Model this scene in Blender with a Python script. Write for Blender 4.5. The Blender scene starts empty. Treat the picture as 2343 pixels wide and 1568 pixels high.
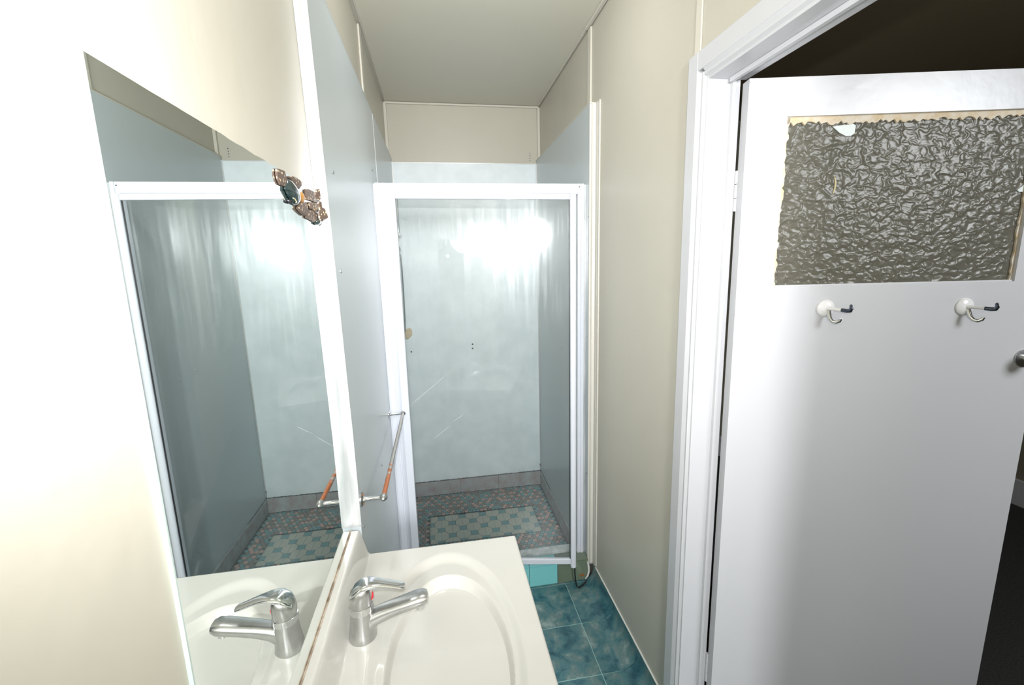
import bpy, bmesh, math, random
from mathutils import Vector, Matrix
random.seed(7)
sc = bpy.context.scene
COL = sc.collection
H = 1.64                       # height of the eye above the floor datum; shapes below are given relative to it

# ---------------------------------------------------------------- camera
cam_d = bpy.data.cameras.new('camera'); cam = bpy.data.objects.new('camera', cam_d); COL.objects.link(cam)
cam_d.sensor_width = 36.0; cam_d.lens = 36.0 * 1000.0 / 2343.0; cam_d.clip_start = 0.01
r = Vector((0.9858, -0.1660, -0.0252)); u = Vector((0.0533, 0.1672, 0.9845)); f = Vector((0.1593, 0.9718, -0.1737))
f.normalize(); r = (r - f * r.dot(f)).normalized(); u = r.cross(f) * 1.0
m = Matrix((r, u, -f)).transposed().to_4x4(); m.translation = Vector((0, 0, H)); cam.matrix_world = m
sc.camera = cam

# ---------------------------------------------------------------- world, flash, exposure
w = bpy.data.worlds.new('world'); sc.world = w; w.use_nodes = True
w.node_tree.nodes['Background'].inputs[0].default_value = (0.02, 0.02, 0.02, 1)
def lamp(name, kind, loc, direction, energy, color=(1, 1, 1), **kw):
    d = bpy.data.lights.new(name, kind); d.energy = energy; d.color = color
    for k, v in kw.items(): setattr(d, k, v)
    o = bpy.data.objects.new(name, d); COL.objects.link(o)
    o.location = (loc[0], loc[1], loc[2] + H)
    o.rotation_euler = Vector(direction).to_track_quat('-Z', 'Y').to_euler()
    return o
# the camera's own flash just above the lens
lamp('flash', 'SPOT', (0.0, -0.06, 0.10), (-0.03, 0.96, 0.10), 86, (1.0, 0.985, 0.975), spot_size=math.radians(124), spot_blend=1.0, shadow_soft_size=0.012)
# added fill lights without real fittings: behind the photographer, over the room, in the hall
lamp('rear_fill', 'AREA', (0.13, -1.2, 0.33), (0.08, 1.0, -0.27), 44, (0.97, 0.985, 1.0), shape='DISK', size=0.36)  # added fill from behind, evens out the low and far surfaces
lamp('overhead_fill', 'AREA', (0.22, 1.40, 1.0), (0, 0.75, -1.0), 5, (0.97, 0.985, 1.0), shape='DISK', size=0.35)  # added overhead fill towards the shower, no fitting there
lamp('hall_fill', 'AREA', (2.1, -0.75, 0.6), (-0.6, 0.85, -0.9), 36, (0.94, 0.97, 1.0), shape='DISK', size=0.9)  # added fill that brightens the door leaf and the hall
vs = sc.view_settings; sc.display_settings.display_device = 'sRGB'
vs.view_transform = 'Standard'; vs.look = 'None'; vs.gamma = 1; vs.exposure = 0.13; vs.use_curve_mapping = False

# ---------------------------------------------------------------- materials
def mat(name, col, rough=0.5, metal=0.0, spec=0.5, coat=0.0, noise=0.0, nscale=8, ncol=None, bump=0.0, bscale=30, bdist=0.002, stretch=None):
    M = bpy.data.materials.new(name); M.use_nodes = True; nt = M.node_tree; b = nt.nodes['Principled BSDF']
    b.inputs['Base Color'].default_value = (*col, 1); b.inputs['Roughness'].default_value = rough
    b.inputs['Metallic'].default_value = metal; b.inputs['Specular IOR Level'].default_value = spec
    b.inputs['Coat Weight'].default_value = coat; b.inputs['Coat Roughness'].default_value = 0.08
    tc = nt.nodes.new('ShaderNodeNewGeometry'); vec = tc.outputs['Position']
    if stretch:
        mp = nt.nodes.new('ShaderNodeMapping'); mp.inputs['Scale'].default_value = stretch
        nt.links.new(vec, mp.inputs['Vector']); vec = mp.outputs['Vector']
    if noise > 0:
        n = nt.nodes.new('ShaderNodeTexNoise'); n.inputs['Scale'].default_value = nscale; n.inputs['Detail'].default_value = 6
        nt.links.new(vec, n.inputs['Vector'])
        rp = nt.nodes.new('ShaderNodeValToRGB'); rp.color_ramp.elements[0].position = 0.35; rp.color_ramp.elements[1].position = 0.68
        c2 = ncol or tuple(c * 0.8 for c in col)
        rp.color_ramp.elements[0].color = (*[a + (b_ - a) * noise for a, b_ in zip(col, c2)], 1)
        rp.color_ramp.elements[1].color = (*col, 1)
        nt.links.new(n.outputs['Fac'], rp.inputs['Fac']); nt.links.new(rp.outputs['Color'], b.inputs['Base Color'])
    if bump > 0:
        n = nt.nodes.new('ShaderNodeTexNoise'); n.inputs['Scale'].default_value = bscale; n.inputs['Detail'].default_value = 3
        nt.links.new(vec, n.inputs['Vector'])
        bp = nt.nodes.new('ShaderNodeBump'); bp.inputs['Strength'].default_value = bump; bp.inputs['Distance'].default_value = bdist
        nt.links.new(n.outputs['Fac'], bp.inputs['Height']); nt.links.new(bp.outputs['Normal'], b.inputs['Normal'])
    return M

WALL = mat('cream_paint', (0.52, 0.495, 0.42), 0.38, noise=0.15, nscale=3, bump=0.25, bscale=14, bdist=0.004)
CEIL = mat('ceiling_paint', (0.66, 0.64, 0.55), 0.6, noise=0.1, nscale=2)
BEAD = mat('cover_strip_paint', (0.60, 0.575, 0.50), 0.4)
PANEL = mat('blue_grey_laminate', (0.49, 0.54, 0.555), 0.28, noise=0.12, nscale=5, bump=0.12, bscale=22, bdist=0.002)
PANELBRIGHT = mat('mottled_laminate', (0.82, 0.88, 0.91), 0.45, noise=0.7, nscale=9, ncol=(0.68, 0.76, 0.78), bump=0.12, bscale=22, bdist=0.002)  # same laminate as PANEL, colour raised to make up for dim shower light
JOINT = mat('silver_joint', (0.6, 0.61, 0.6), 0.35, metal=0.4)
WHITE = mat('white_gloss_paint', (0.56, 0.565, 0.59), 0.28, bump=0.25, bscale=18, bdist=0.003)
FRAME = mat('white_powder_coat', (0.70, 0.73, 0.80), 0.3)
ALU = mat('worn_aluminium', (0.78, 0.79, 0.80), 0.32, metal=0.45, noise=0.8, nscale=30, ncol=(0.42, 0.44, 0.45), stretch=(1, 1, 0.12))
CERAMIC = mat('cultured_marble', (0.59, 0.58, 0.54), 0.14, coat=0.5)
CHROME = mat('chrome', (0.72, 0.73, 0.74), 0.12, metal=1.0)
CHROMED = mat('dull_chrome', (0.58, 0.58, 0.58), 0.30, metal=1.0, noise=0.5, nscale=60)
DARKMETAL = mat('tarnished_chrome', (0.12, 0.14, 0.18), 0.18, metal=1.0)
RED = mat('red_mark', (0.6, 0.02, 0.03), 0.3)
RUST = mat('rusty_chrome', (0.52, 0.50, 0.47), 0.35, metal=0.7, noise=1.0, nscale=26, ncol=(0.35, 0.10, 0.03))
BLACK = mat('black_rubber', (0.015, 0.015, 0.018), 0.4)
GROUT = mat('mouldy_grout', (0.20, 0.22, 0.22), 0.8, noise=0.8, nscale=20, ncol=(0.03, 0.03, 0.03))
SKIRT = mat('brown_grey_tile', (0.34, 0.285, 0.275), 0.45, noise=1.0, nscale=16, ncol=(0.40, 0.44, 0.45))
PINK = mat('pink_mosaic', (0.60, 0.40, 0.36), 0.5, noise=0.3, nscale=9)
TEAL = mat('teal_mosaic', (0.22, 0.37, 0.385), 0.5, noise=0.4, nscale=9)
BROWN = mat('brown_mosaic', (0.28, 0.265, 0.24), 0.5, noise=0.4, nscale=9)
CREAM = mat('cream_mosaic', (0.52, 0.52, 0.45), 0.5, noise=0.35, nscale=12, ncol=(0.42, 0.46, 0.43))
TURQ = mat('turquoise_tile', (0.24, 0.66, 0.68), 0.15, coat=0.4)
OLIVE = mat('olive_tile', (0.17, 0.22, 0.155), 0.2, coat=0.3, noise=0.3, nscale=20)
CAULK = mat('white_caulk', (0.7, 0.7, 0.66), 0.6)
LINE = mat('vinyl_line', (0.30, 0.50, 0.47), 0.4)
CARPET = mat('charcoal_carpet', (0.035, 0.034, 0.032), 0.95, noise=0.9, nscale=150, ncol=(0.012, 0.012, 0.012), bump=0.8, bscale=200)
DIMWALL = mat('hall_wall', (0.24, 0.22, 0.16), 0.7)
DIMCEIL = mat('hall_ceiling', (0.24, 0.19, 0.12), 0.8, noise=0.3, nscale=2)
PUTTY = mat('old_putty', (0.60, 0.47, 0.30), 0.8, noise=0.8, nscale=40, ncol=(0.70, 0.66, 0.58), bump=0.8, bscale=70, bdist=0.006)
PLASTERPATCH = mat('hardened_filler', (0.62, 0.50, 0.32), 0.8, bump=0.6, bscale=60, bdist=0.005)
PAINTBLOB = mat('pale_paint_splash', (0.62, 0.68, 0.66), 0.4)
CABINET = mat('cabinet_laminate', (0.72, 0.72, 0.68), 0.35)
SPECK = mat('speckled_brown', (0.22, 0.14, 0.10), 0.55)
nt = SPECK.node_tree; b = nt.nodes['Principled BSDF']
vo = nt.nodes.new('ShaderNodeTexVoronoi'); vo.inputs['Scale'].default_value = 125
ge = nt.nodes.new('ShaderNodeNewGeometry'); nt.links.new(ge.outputs['Position'], vo.inputs['Vector'])
rp = nt.nodes.new('ShaderNodeValToRGB'); rp.color_ramp.elements[0].position = 0.22; rp.color_ramp.elements[0].color = (0.75, 0.58, 0.38, 1)
rp.color_ramp.elements[1].position = 0.34; rp.color_ramp.elements[1].color = (0.125, 0.085, 0.065, 1)
nt.links.new(vo.outputs['Distance'], rp.inputs['Fac']); nt.links.new(rp.outputs['Color'], b.inputs['Base Color'])
SHELL = mat('dark_green_shell', (0.018, 0.035, 0.035), 0.12, coat=0.7)
ORANGE = mat('amber', (0.50, 0.24, 0.05), 0.35)
YELLOW = mat('pale_yellow_rim', (0.62, 0.55, 0.32), 0.4)
CLEAR = mat('clear_plastic_base', (0.80, 0.80, 0.80), 0.12, coat=0.6)

def vinyl():
    M = mat('marbled_vinyl', (0.1, 0.2, 0.22), 0.32); nt = M.node_tree; b = nt.nodes['Principled BSDF']
    g = nt.nodes.new('ShaderNodeNewGeometry'); n = nt.nodes.new('ShaderNodeTexNoise')
    n.inputs['Scale'].default_value = 11; n.inputs['Detail'].default_value = 10; n.inputs['Roughness'].default_value = 0.68; n.inputs['Distortion'].default_value = 0.35
    oi = nt.nodes.new('ShaderNodeObjectInfo'); ad = nt.nodes.new('ShaderNodeVectorMath'); ad.operation = 'ADD'
    mu = nt.nodes.new('ShaderNodeMath'); mu.operation = 'MULTIPLY'; mu.inputs[1].default_value = 9
    nt.links.new(oi.outputs['Random'], mu.inputs[0]); nt.links.new(g.outputs['Position'], ad.inputs[0]); nt.links.new(mu.outputs[0], ad.inputs[1])
    nt.links.new(ad.outputs[0], n.inputs['Vector'])
    rp = nt.nodes.new('ShaderNodeValToRGB'); cr = rp.color_ramp
    cr.elements[0].position = 0.30; cr.elements[0].color = (0.012, 0.05, 0.075, 1)
    cr.elements[1].position = 0.72; cr.elements[1].color = (0.36, 0.42, 0.40, 1)
    for p, c in ((0.42, (0.035, 0.12, 0.15, 1)), (0.50, (0.075, 0.19, 0.21, 1)), (0.56, (0.12, 0.20, 0.20, 1)), (0.63, (0.20, 0.30, 0.30, 1))):
        e = cr.elements.new(p); e.color = c
    nt.links.new(n.outputs['Fac'], rp.inputs['Fac']); nt.links.new(rp.outputs['Color'], b.inputs['Base Color'])
    return M
VINYL = vinyl()

def shower_glass():
    M = bpy.data.materials.new('dirty_shower_glass'); M.use_nodes = True; nt = M.node_tree; nt.nodes.clear(); L = nt.links.new
    out = nt.nodes.new('ShaderNodeOutputMaterial'); tr = nt.nodes.new('ShaderNodeBsdfTransparent'); tr.inputs[0].default_value = (0.985, 0.998, 0.995, 1)
    gl = nt.nodes.new('ShaderNodeBsdfGlossy'); gl.inputs['Roughness'].default_value = 0.035
    fr = nt.nodes.new('ShaderNodeFresnel'); fr.inputs['IOR'].default_value = 1.5
    mx = nt.nodes.new('ShaderNodeMixShader'); L(fr.outputs[0], mx.inputs[0]); L(tr.outputs[0], mx.inputs[1]); L(gl.outputs[0], mx.inputs[2])
    # soap film: vertical streaks and run marks high on the pane
    df = nt.nodes.new('ShaderNodeBsdfDiffuse'); df.inputs[0].default_value = (0.75, 0.80, 0.82, 1)
    gs = nt.nodes.new('ShaderNodeBsdfGlossy'); gs.inputs['Roughness'].default_value = 0.28; gs.inputs[0].default_value = (0.9, 0.93, 0.95, 1)
    md = nt.nodes.new('ShaderNodeMixShader'); md.inputs[0].default_value = 0.45; L(df.outputs[0], md.inputs[1]); L(gs.outputs[0], md.inputs[2])
    g = nt.nodes.new('ShaderNodeNewGeometry'); mp = nt.nodes.new('ShaderNodeMapping'); mp.inputs['Scale'].default_value = (1, 1, 0.07)
    L(g.outputs['Position'], mp.inputs['Vector'])
    n = nt.nodes.new('ShaderNodeTexNoise'); n.inputs['Scale'].default_value = 55; n.inputs['Detail'].default_value = 5; L(mp.outputs[0], n.inputs['Vector'])
    n2 = nt.nodes.new('ShaderNodeTexNoise'); n2.inputs['Scale'].default_value = 3.2; L(g.outputs['Position'], n2.inputs['Vector'])
    sx = nt.nodes.new('ShaderNodeSeparateXYZ'); L(g.outputs['Position'], sx.inputs[0])
    mr = nt.nodes.new('ShaderNodeMapRange'); mr.inputs['From Min'].default_value = H - 0.75; mr.inputs['From Max'].default_value = H + 0.25; L(sx.outputs['Z'], mr.inputs['Value'])
    r1 = nt.nodes.new('ShaderNodeMapRange'); r1.inputs['From Min'].default_value = 0.42; r1.inputs['From Max'].default_value = 0.72; L(n.outputs['Fac'], r1.inputs['Value'])
    r2 = nt.nodes.new('ShaderNodeMapRange'); r2.inputs['From Min'].default_value = 0.40; r2.inputs['From Max'].default_value = 0.65; L(n2.outputs['Fac'], r2.inputs['Value'])
    a = nt.nodes.new('ShaderNodeMath'); a.operation = 'MULTIPLY'; L(r1.outputs[0], a.inputs[0]); L(mr.outputs[0], a.inputs[1])
    c = nt.nodes.new('ShaderNodeMath'); c.operation = 'MULTIPLY'; L(a.outputs[0], c.inputs[0]); L(r2.outputs[0], c.inputs[1])
    d = nt.nodes.new('ShaderNodeMath'); d.operation = 'MULTIPLY_ADD'; L(c.outputs[0], d.inputs[0]); d.inputs[1].default_value = 0.075; d.inputs[2].default_value = 0.02
    fin = nt.nodes.new('ShaderNodeMixShader'); L(d.outputs[0], fin.inputs[0]); L(mx.outputs[0], fin.inputs[1]); L(md.outputs[0], fin.inputs[2])
    L(fin.outputs[0], out.inputs[0]); return M
GLASS = shower_glass()

def mirror_mat():
    M = bpy.data.materials.new('mirror_silvering'); M.use_nodes = True; b = M.node_tree.nodes['Principled BSDF']
    b.inputs['Base Color'].default_value = (0.89, 0.94, 0.925, 1); b.inputs['Metallic'].default_value = 1; b.inputs['Roughness'].default_value = 0.0
    return M
MIRROR = mirror_mat()

def obscure():
    M = bpy.data.materials.new('wrinkled_obscure_glass'); M.use_nodes = True; nt = M.node_tree; b = nt.nodes['Principled BSDF']; L = nt.links.new
    b.inputs['Base Color'].default_value = (0.35, 0.335, 0.27, 1); b.inputs['Roughness'].default_value = 0.26
    b.inputs['Transmission Weight'].default_value = 0.72; b.inputs['IOR'].default_value = 1.36
    tc = nt.nodes.new('ShaderNodeNewGeometry'); mp = nt.nodes.new('ShaderNodeMapping'); mp.inputs['Scale'].default_value = (1.0, 1.0, 1.35)
    L(tc.outputs['Position'], mp.inputs['Vector'])
    n = nt.nodes.new('ShaderNodeTexNoise'); n.inputs['Scale'].default_value = 48; n.inputs['Detail'].default_value = 0.6; n.inputs['Distortion'].default_value = 0.8; L(mp.outputs[0], n.inputs['Vector'])
    bp = nt.nodes.new('ShaderNodeBump'); bp.inputs['Strength'].default_value = 1.0; bp.inputs["Distance"].default_value = 0.006
    L(n.outputs['Fac'], bp.inputs['Height']); L(bp.outputs['Normal'], b.inputs['Normal'])
    return M
OBSCURE = obscure()

# ---------------------------------------------------------------- mesh helpers
class MB:
    def __init__(s): s.bm = bmesh.new()
    def box(s, a, b, bev=0.0, seg=2):
        t = bmesh.new(); bmesh.ops.create_cube(t, size=1)
        a = Vector(a); b = Vector(b); c = (a + b) / 2; d = b - a
        for v in t.verts: v.co = Vector((v.co.x * abs(d.x), v.co.y * abs(d.y), v.co.z * abs(d.z))) + c
        if bev: bmesh.ops.bevel(t, geom=list(t.edges), offset=bev, segments=seg, affect='EDGES', profile=0.5)
        return s.join(t)
    def join(s, t, M=None):
        if M: bmesh.ops.transform(t, matrix=M, verts=t.verts)
        me = bpy.data.meshes.new('t'); t.to_mesh(me); t.free(); s.bm.from_mesh(me); bpy.data.meshes.remove(me); return s
    def prism(s, pts, d0, d1, axis='Z', bev=0.0):
        # pts 2D polygon; extruded along axis from d0 to d1
        def P(p, d):
            return {'Z': (p[0], p[1], d), 'X': (d, p[0], p[1]), 'Y': (p[0], d, p[1])}[axis]
        t = bmesh.new(); A = [t.verts.new(P(p, d0)) for p in pts]; B = [t.verts.new(P(p, d1)) for p in pts]; n = len(pts)
        t.faces.new(A[::-1]); t.faces.new(B)
        for i in range(n): t.faces.new((A[i], A[(i + 1) % n], B[(i + 1) % n], B[i]))
        bmesh.ops.recalc_face_normals(t, faces=t.faces)
        if bev: bmesh.ops.bevel(t, geom=list(t.edges), offset=bev, segments=2, affect='EDGES', profile=0.5)
        return s.join(t)
    def tube(s, path, rad, n=16, cap=True, flat=1.0):
        t = bmesh.new(); path = [Vector(p) for p in path]; k = len(path)
        rad = rad if isinstance(rad, (list, tuple)) else [rad] * k
        rings = []; ref = None
        for i, p in enumerate(path):
            d = (path[min(i + 1, k - 1)] - path[max(i - 1, 0)]).normalized()
            if ref is None: ref = d.orthogonal().normalized()
            ref = (ref - d * ref.dot(d)).normalized(); bi = d.cross(ref)
            rings.append([t.verts.new(p + (ref * math.cos(2 * math.pi * j / n) + bi * math.sin(2 * math.pi * j / n) * flat) * rad[i]) for j in range(n)])
        for i in range(k - 1):
            for j in range(n): t.faces.new((rings[i][j], rings[i][(j + 1) % n], rings[i + 1][(j + 1) % n], rings[i + 1][j]))
        if cap: t.faces.new(rings[0][::-1]); t.faces.new(rings[-1])
        bmesh.ops.recalc_face_normals(t, faces=t.faces)
        return s.join(t)
    def sphere(s, c, rad, sc_=(1, 1, 1), u_=20, v_=12):
        t = bmesh.new(); bmesh.ops.create_uvsphere(t, u_segments=u_, v_segments=v_, radius=rad)
        for v in t.verts: v.co = Vector((v.co.x * sc_[0], v.co.y * sc_[1], v.co.z * sc_[2])) + Vector(c)
        return s.join(t)
    def loft(s, rings, cap=True):
        t = bmesh.new(); R = [[t.verts.new(p) for p in rg] for rg in rings]; n = len(R[0])
        for i in range(len(R) - 1):
            for j in range(n): t.faces.new((R[i][j], R[i][(j + 1) % n], R[i + 1][(j + 1) % n], R[i + 1][j]))
        if cap: t.faces.new(R[0][::-1]); t.faces.new(R[-1])
        bmesh.ops.recalc_face_normals(t, faces=t.faces)
        return s.join(t)

WORLD = {}
def tag(o, label=None, cat=None, group=None, kind=None):
    if label: o['label'] = label
    if cat: o['category'] = cat
    if group: o['group'] = group
    if kind: o['kind'] = kind
    return o
def empty(name, loc, label=None, cat=None, group=None, kind=None):
    o = bpy.data.objects.new(name, None); COL.objects.link(o); o.empty_display_size = 0.05
    wl = Vector((loc[0], loc[1], loc[2] + H)); o.location = wl; WORLD[o.name] = wl
    return tag(o, label, cat, group, kind)
def obj(name, mb, M, parent=None, smooth=False, kind=None, label=None, origin=None):
    bm = mb.bm if isinstance(mb, MB) else mb
    for v in bm.verts: v.co.z += H
    if origin: o0 = Vector((origin[0], origin[1], origin[2] + H))
    else:
        xs = [v.co.x for v in bm.verts]; ys = [v.co.y for v in bm.verts]; zs = [v.co.z for v in bm.verts]
        o0 = Vector(((min(xs) + max(xs)) / 2, (min(ys) + max(ys)) / 2, min(zs)))
    for v in bm.verts: v.co -= o0
    me = bpy.data.meshes.new(name); bm.to_mesh(me); bm.free()
    for m_ in (M if isinstance(M, (list, tuple)) else [M]): me.materials.append(m_)
    if smooth:
        for p in me.polygons: p.use_smooth = True
        try: me.set_sharp_from_angle(angle=math.radians(40))
        except Exception: pass
    o = bpy.data.objects.new(name, me); COL.objects.link(o)
    if parent is not None: o.parent = parent; o.location = o0 - WORLD[parent.name]
    else: o.location = o0
    WORLD[o.name] = o0
    return tag(o, label, None, None, kind)
def bx(name, a, b, M, parent=None, bev=0.0, **kw):
    return obj(name, MB().box(a, b, bev), M, parent, **kw)
def copy_part(src, parent, wpos):
    c = src.copy(); COL.objects.link(c); c.parent = parent; wp = Vector((wpos[0], wpos[1], wpos[2] + H))
    c.location = wp - (WORLD[parent.name] if parent is not None else Vector()); WORLD[c.name] = wp; return c

# ---------------------------------------------------------------- main planes
XR, XLW, XLP, XRP = 0.73, -0.284, -0.255, 0.703
YB, ZC, ZF, YREAR = 3.08, 1.045, -1.65, -1.5
YS = 1.203                      # front edge of the laminate build-out on the left

# floor ----------------------------------------------------------
floor = bx('floor', (XLW - 0.1, YREAR, ZF - 0.06), (XR, 1.985, ZF - 0.0010), LINE, kind='structure')
def ft(x0, x1, y0, y1, **k): return bx('floor_tile', (x0 + 0.0014, y0 + 0.0018, ZF - 0.003), (x1 - 0.0014, y1 - 0.0018, ZF), VINYL, floor, bev=0.0008, **k)
ys = [1.968 - 0.262 * i for i in range(14)]
xs = [0.574 - 0.262 * i for i in range(4)]
for i in range(len(ys) - 1):
    y1, y0 = ys[i], max(ys[i + 1], YREAR + 0.01)
    if y0 > y1 - 0.03: break
    for j in range(3): ft(xs[j + 1], xs[j], y0, y1)
    if y0 > 1.08:     # coved tile turning up the right wall
        pr = [(0.5756, ZF - 0.003), (0.5756, ZF), (0.655, ZF)]
        for k in range(1, 9):
            a = math.radians(90 * k / 8); pr.append((0.655 + 0.069 * math.sin(a), ZF + 0.069 * (1 - math.cos(a))))
        pr += [(0.7245, -1.56), (0.7285, -1.56), (0.7285, ZF + 0.05), (0.70, ZF - 0.003)]
        mb = MB().prism(pr, y0 + 0.0012, y1 - 0.0012, 'Y'); obj('coved_floor_tile', mb, VINYL, floor, smooth=True)
    else:
        ft(0.574, 0.728, y0, y1)
bx('kerb_edge_strip', (-0.25, 1.9695, ZF - 0.003), (0.70, 1.9785, ZF + 0.001), VINYL, floor)
obj('caulk_line', MB().tube([(0.7275, 1.15, -1.557), (0.7275, 1.5, -1.556), (0.7275, 1.94, -1.557)], 0.0035, 8), CAULK, floor)

# carpeted room beyond the doorway -------------------------------
ob = bx('floor', (0.835, -1.0, -1.66), (3.7, 3.2, -1.60), CARPET, kind='structure')
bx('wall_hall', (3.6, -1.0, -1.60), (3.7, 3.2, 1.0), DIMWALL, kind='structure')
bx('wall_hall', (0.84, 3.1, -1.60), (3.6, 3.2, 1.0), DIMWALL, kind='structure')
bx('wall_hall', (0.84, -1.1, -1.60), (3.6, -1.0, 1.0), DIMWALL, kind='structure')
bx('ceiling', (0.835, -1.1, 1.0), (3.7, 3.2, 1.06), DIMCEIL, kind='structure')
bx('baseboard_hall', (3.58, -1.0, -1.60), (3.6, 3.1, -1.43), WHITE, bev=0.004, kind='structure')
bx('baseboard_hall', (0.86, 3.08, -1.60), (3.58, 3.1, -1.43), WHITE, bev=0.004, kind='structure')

# walls ----------------------------------------------------------
wl = bx('wall_left', (XLW - 0.1, YREAR, ZF - 0.06), (XLW, YB + 0.1, ZC - 0.011), WALL, kind='structure')
YJ0, YJ1, ZH = 0.345, 1.162, 0.487      # rough opening of the doorway in the right wall
mb = MB().box((XR, YJ1, ZF - 0.06), (XR + 0.09, YB + 0.1, ZC - 0.002))
mb.box((XR, YREAR, ZF - 0.06), (XR + 0.09, YJ0, ZC - 0.002)); mb.box((XR, YJ0, ZH), (XR + 0.09, YJ1, ZC - 0.002))
wr = obj('wall_right', mb, WALL, kind='structure')
wb = bx('wall_back', (XLW, YB + 0.004, ZF - 0.06), (XR, YB + 0.1, ZC), WALL, kind='structure')
bx('wall_rear', (XLW, YREAR - 0.1, ZF - 0.06), (XR, YREAR, ZC), WALL, kind='structure')
ce = bx('ceiling', (XLW - 0.1, YREAR - 0.1, ZC), (XR + 0.09, YB + 0.1, ZC + 0.05), CEIL, kind='structure')

# laminate lining, left
def lean(z): return YS - 0.034 * max(0, (z + 0.45)) / 0.65
ZT = 0.697
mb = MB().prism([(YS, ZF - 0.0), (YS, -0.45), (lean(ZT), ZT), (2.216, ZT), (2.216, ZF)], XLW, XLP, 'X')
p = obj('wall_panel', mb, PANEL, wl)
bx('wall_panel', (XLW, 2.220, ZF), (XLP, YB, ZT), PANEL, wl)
bx('joint_strip', (XLW, 2.2155, ZF + 0.1), (XLP + 0.0012, 2.2205, ZT), JOINT, wl)
bx('edge_capping', (XLW, 1.16, ZT), (XLP + 0.001, YB, ZT + 0.004), JOINT, wl)
# laminate lining, right and back
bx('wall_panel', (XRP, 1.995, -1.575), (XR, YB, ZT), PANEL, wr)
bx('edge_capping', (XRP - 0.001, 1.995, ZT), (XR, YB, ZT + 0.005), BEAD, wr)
bx('wall_panel', (XLP, YB - 0.012, -1.56), (XRP, YB + 0.004, 0.672), PANELBRIGHT, wb)
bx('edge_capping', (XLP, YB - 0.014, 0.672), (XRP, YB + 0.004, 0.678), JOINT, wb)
for x in (XLP + 0.003, XRP - 0.003):
    bx('corner_bead', (x - 0.003, YB - 0.017, -1.55), (x + 0.003, YB - 0.011, 0.672), JOINT, wb)
# screws and rust spots on the laminate
def screw_l(y, z, r_=0.0045): obj('screw', MB().tube([(XLP, y, z), (XLP + 0.002, y, z), (XLP + 0.0032, y, z)], [r_, r_, r_ * 0.4], 10), CHROMED, wl)
for y, z in ((1.245, -0.004), (1.657, -0.753), (1.234, -0.747), (1.26, 0.251), (2.06, 0.42)): screw_l(y, z)
for y, z in ((2.012, 0.2146), (2.012, -0.35), (2.012, -1.063), (2.30, -0.50), (2.45, -0.49)):
    obj('screw', MB().tube([(XRP, y, z), (XRP - 0.0025, y, z)], [0.0045, 0.003], 10), CHROMED, wr)
for x, z in ((0.218, -0.545), (0.217, -0.576), (-0.21, -0.576)):
    obj('screw', MB().tube([(x, YB - 0.012, z), (x, YB - 0.0145, z)], [0.006, 0.004], 10), DARKMETAL, wb)
mb = MB()
for dx, dz, rr in ((0, 0, 0.026), (0.012, 0.014, 0.018), (-0.006, -0.018, 0.02), (0.014, -0.004, 0.016)):
    mb.sphere((-0.225 + dx, YB - 0.012, -0.445 + dz), rr, (1, 0.3, 1.25), 14, 8)
obj('filler_patch', mb, PLASTERPATCH, wb, smooth=True, label='lumpy yellow filler patch')
for i in range(4):      # little pierced plates of the old cladding joints
    obj('nail_head', MB().tube([(0.662, YB + 0.004, 0.70 + 0.016 * i), (0.662, YB + 0.002, 0.70 + 0.016 * i)], 0.003, 8), DARKMETAL, wb)

# cover strips
n_t = [0]
def trim(a, b, M=BEAD, bev=0.0025):
    n_t[0] += 1
    return bx('trim_%d' % n_t[0], a, b, M, bev=bev, kind='structure')
trim((XLW, 2.15, ZT + 0.006), (XLW + 0.008, 2.20, ZC - 0.01))                 # left batten
trim((XR - 0.008, 2.045, ZT + 0.006), (XR, 2.085, ZC - 0.015))               # right batten over the lining
trim((XR - 0.004, 1.185, 0.552), (XR, 1.215, ZC - 0.003))                    # right batten over the doorway
trim((XLW, YB - 0.018, 0.70), (XLW + 0.018, YB + 0.004, ZC - 0.012))
trim((XR - 0.018, YB - 0.018, 0.705), (XR, YB + 0.004, ZC - 0.012))
trim((XLW + 0.004, YB - 0.008, ZC - 0.014), (XR - 0.006, YB + 0.004, ZC - 0.002))
trim((XLW + 0.010, YREAR, ZC - 0.005), (XLW + 0.024, YB - 0.01, ZC))
trim((XR - 0.020, YREAR, ZC - 0.012), (XR - 0.003, 2.09, ZC - 0.001))
trim((XR - 0.016, 2.10, ZC - 0.007), (XR - 0.004, YB - 0.01, ZC))
# stepped cream moulding at the front edge of the right lining
n_t[0] += 1
mb = MB().prism([(0.7300, 1.997), (0.7005, 1.997), (0.7005, 1.989), (0.7075, 1.985), (0.7075, 1.979), (0.7120, 1.974), (0.7215, 1.971), (0.7225, 1.966), (0.7225, 1.950), (0.7300, 1.950)], -1.553, 0.690, 'Z')
mb.box((0.7235, 1.930, -1.545), (0.7300, 1.9505, 0.692), 0.0015)
obj('trim_%d' % n_t[0], mb, mat('cream_moulding', (0.62, 0.60, 0.54), 0.35), kind='structure')
# worn metal cover at the front edge of the left lining
n_t[0] += 1
t = MB().prism([(YS - 0.003, -0.725), (YS - 0.003, -0.45), (lean(0.88) - 0.003, 0.88), (lean(0.88), 0.88), (YS, -0.45), (YS, -0.725)], XLW + 0.0005, XLP + 0.0015, 'X')
obj('trim_%d' % n_t[0], t, ALU, kind='structure')

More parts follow.
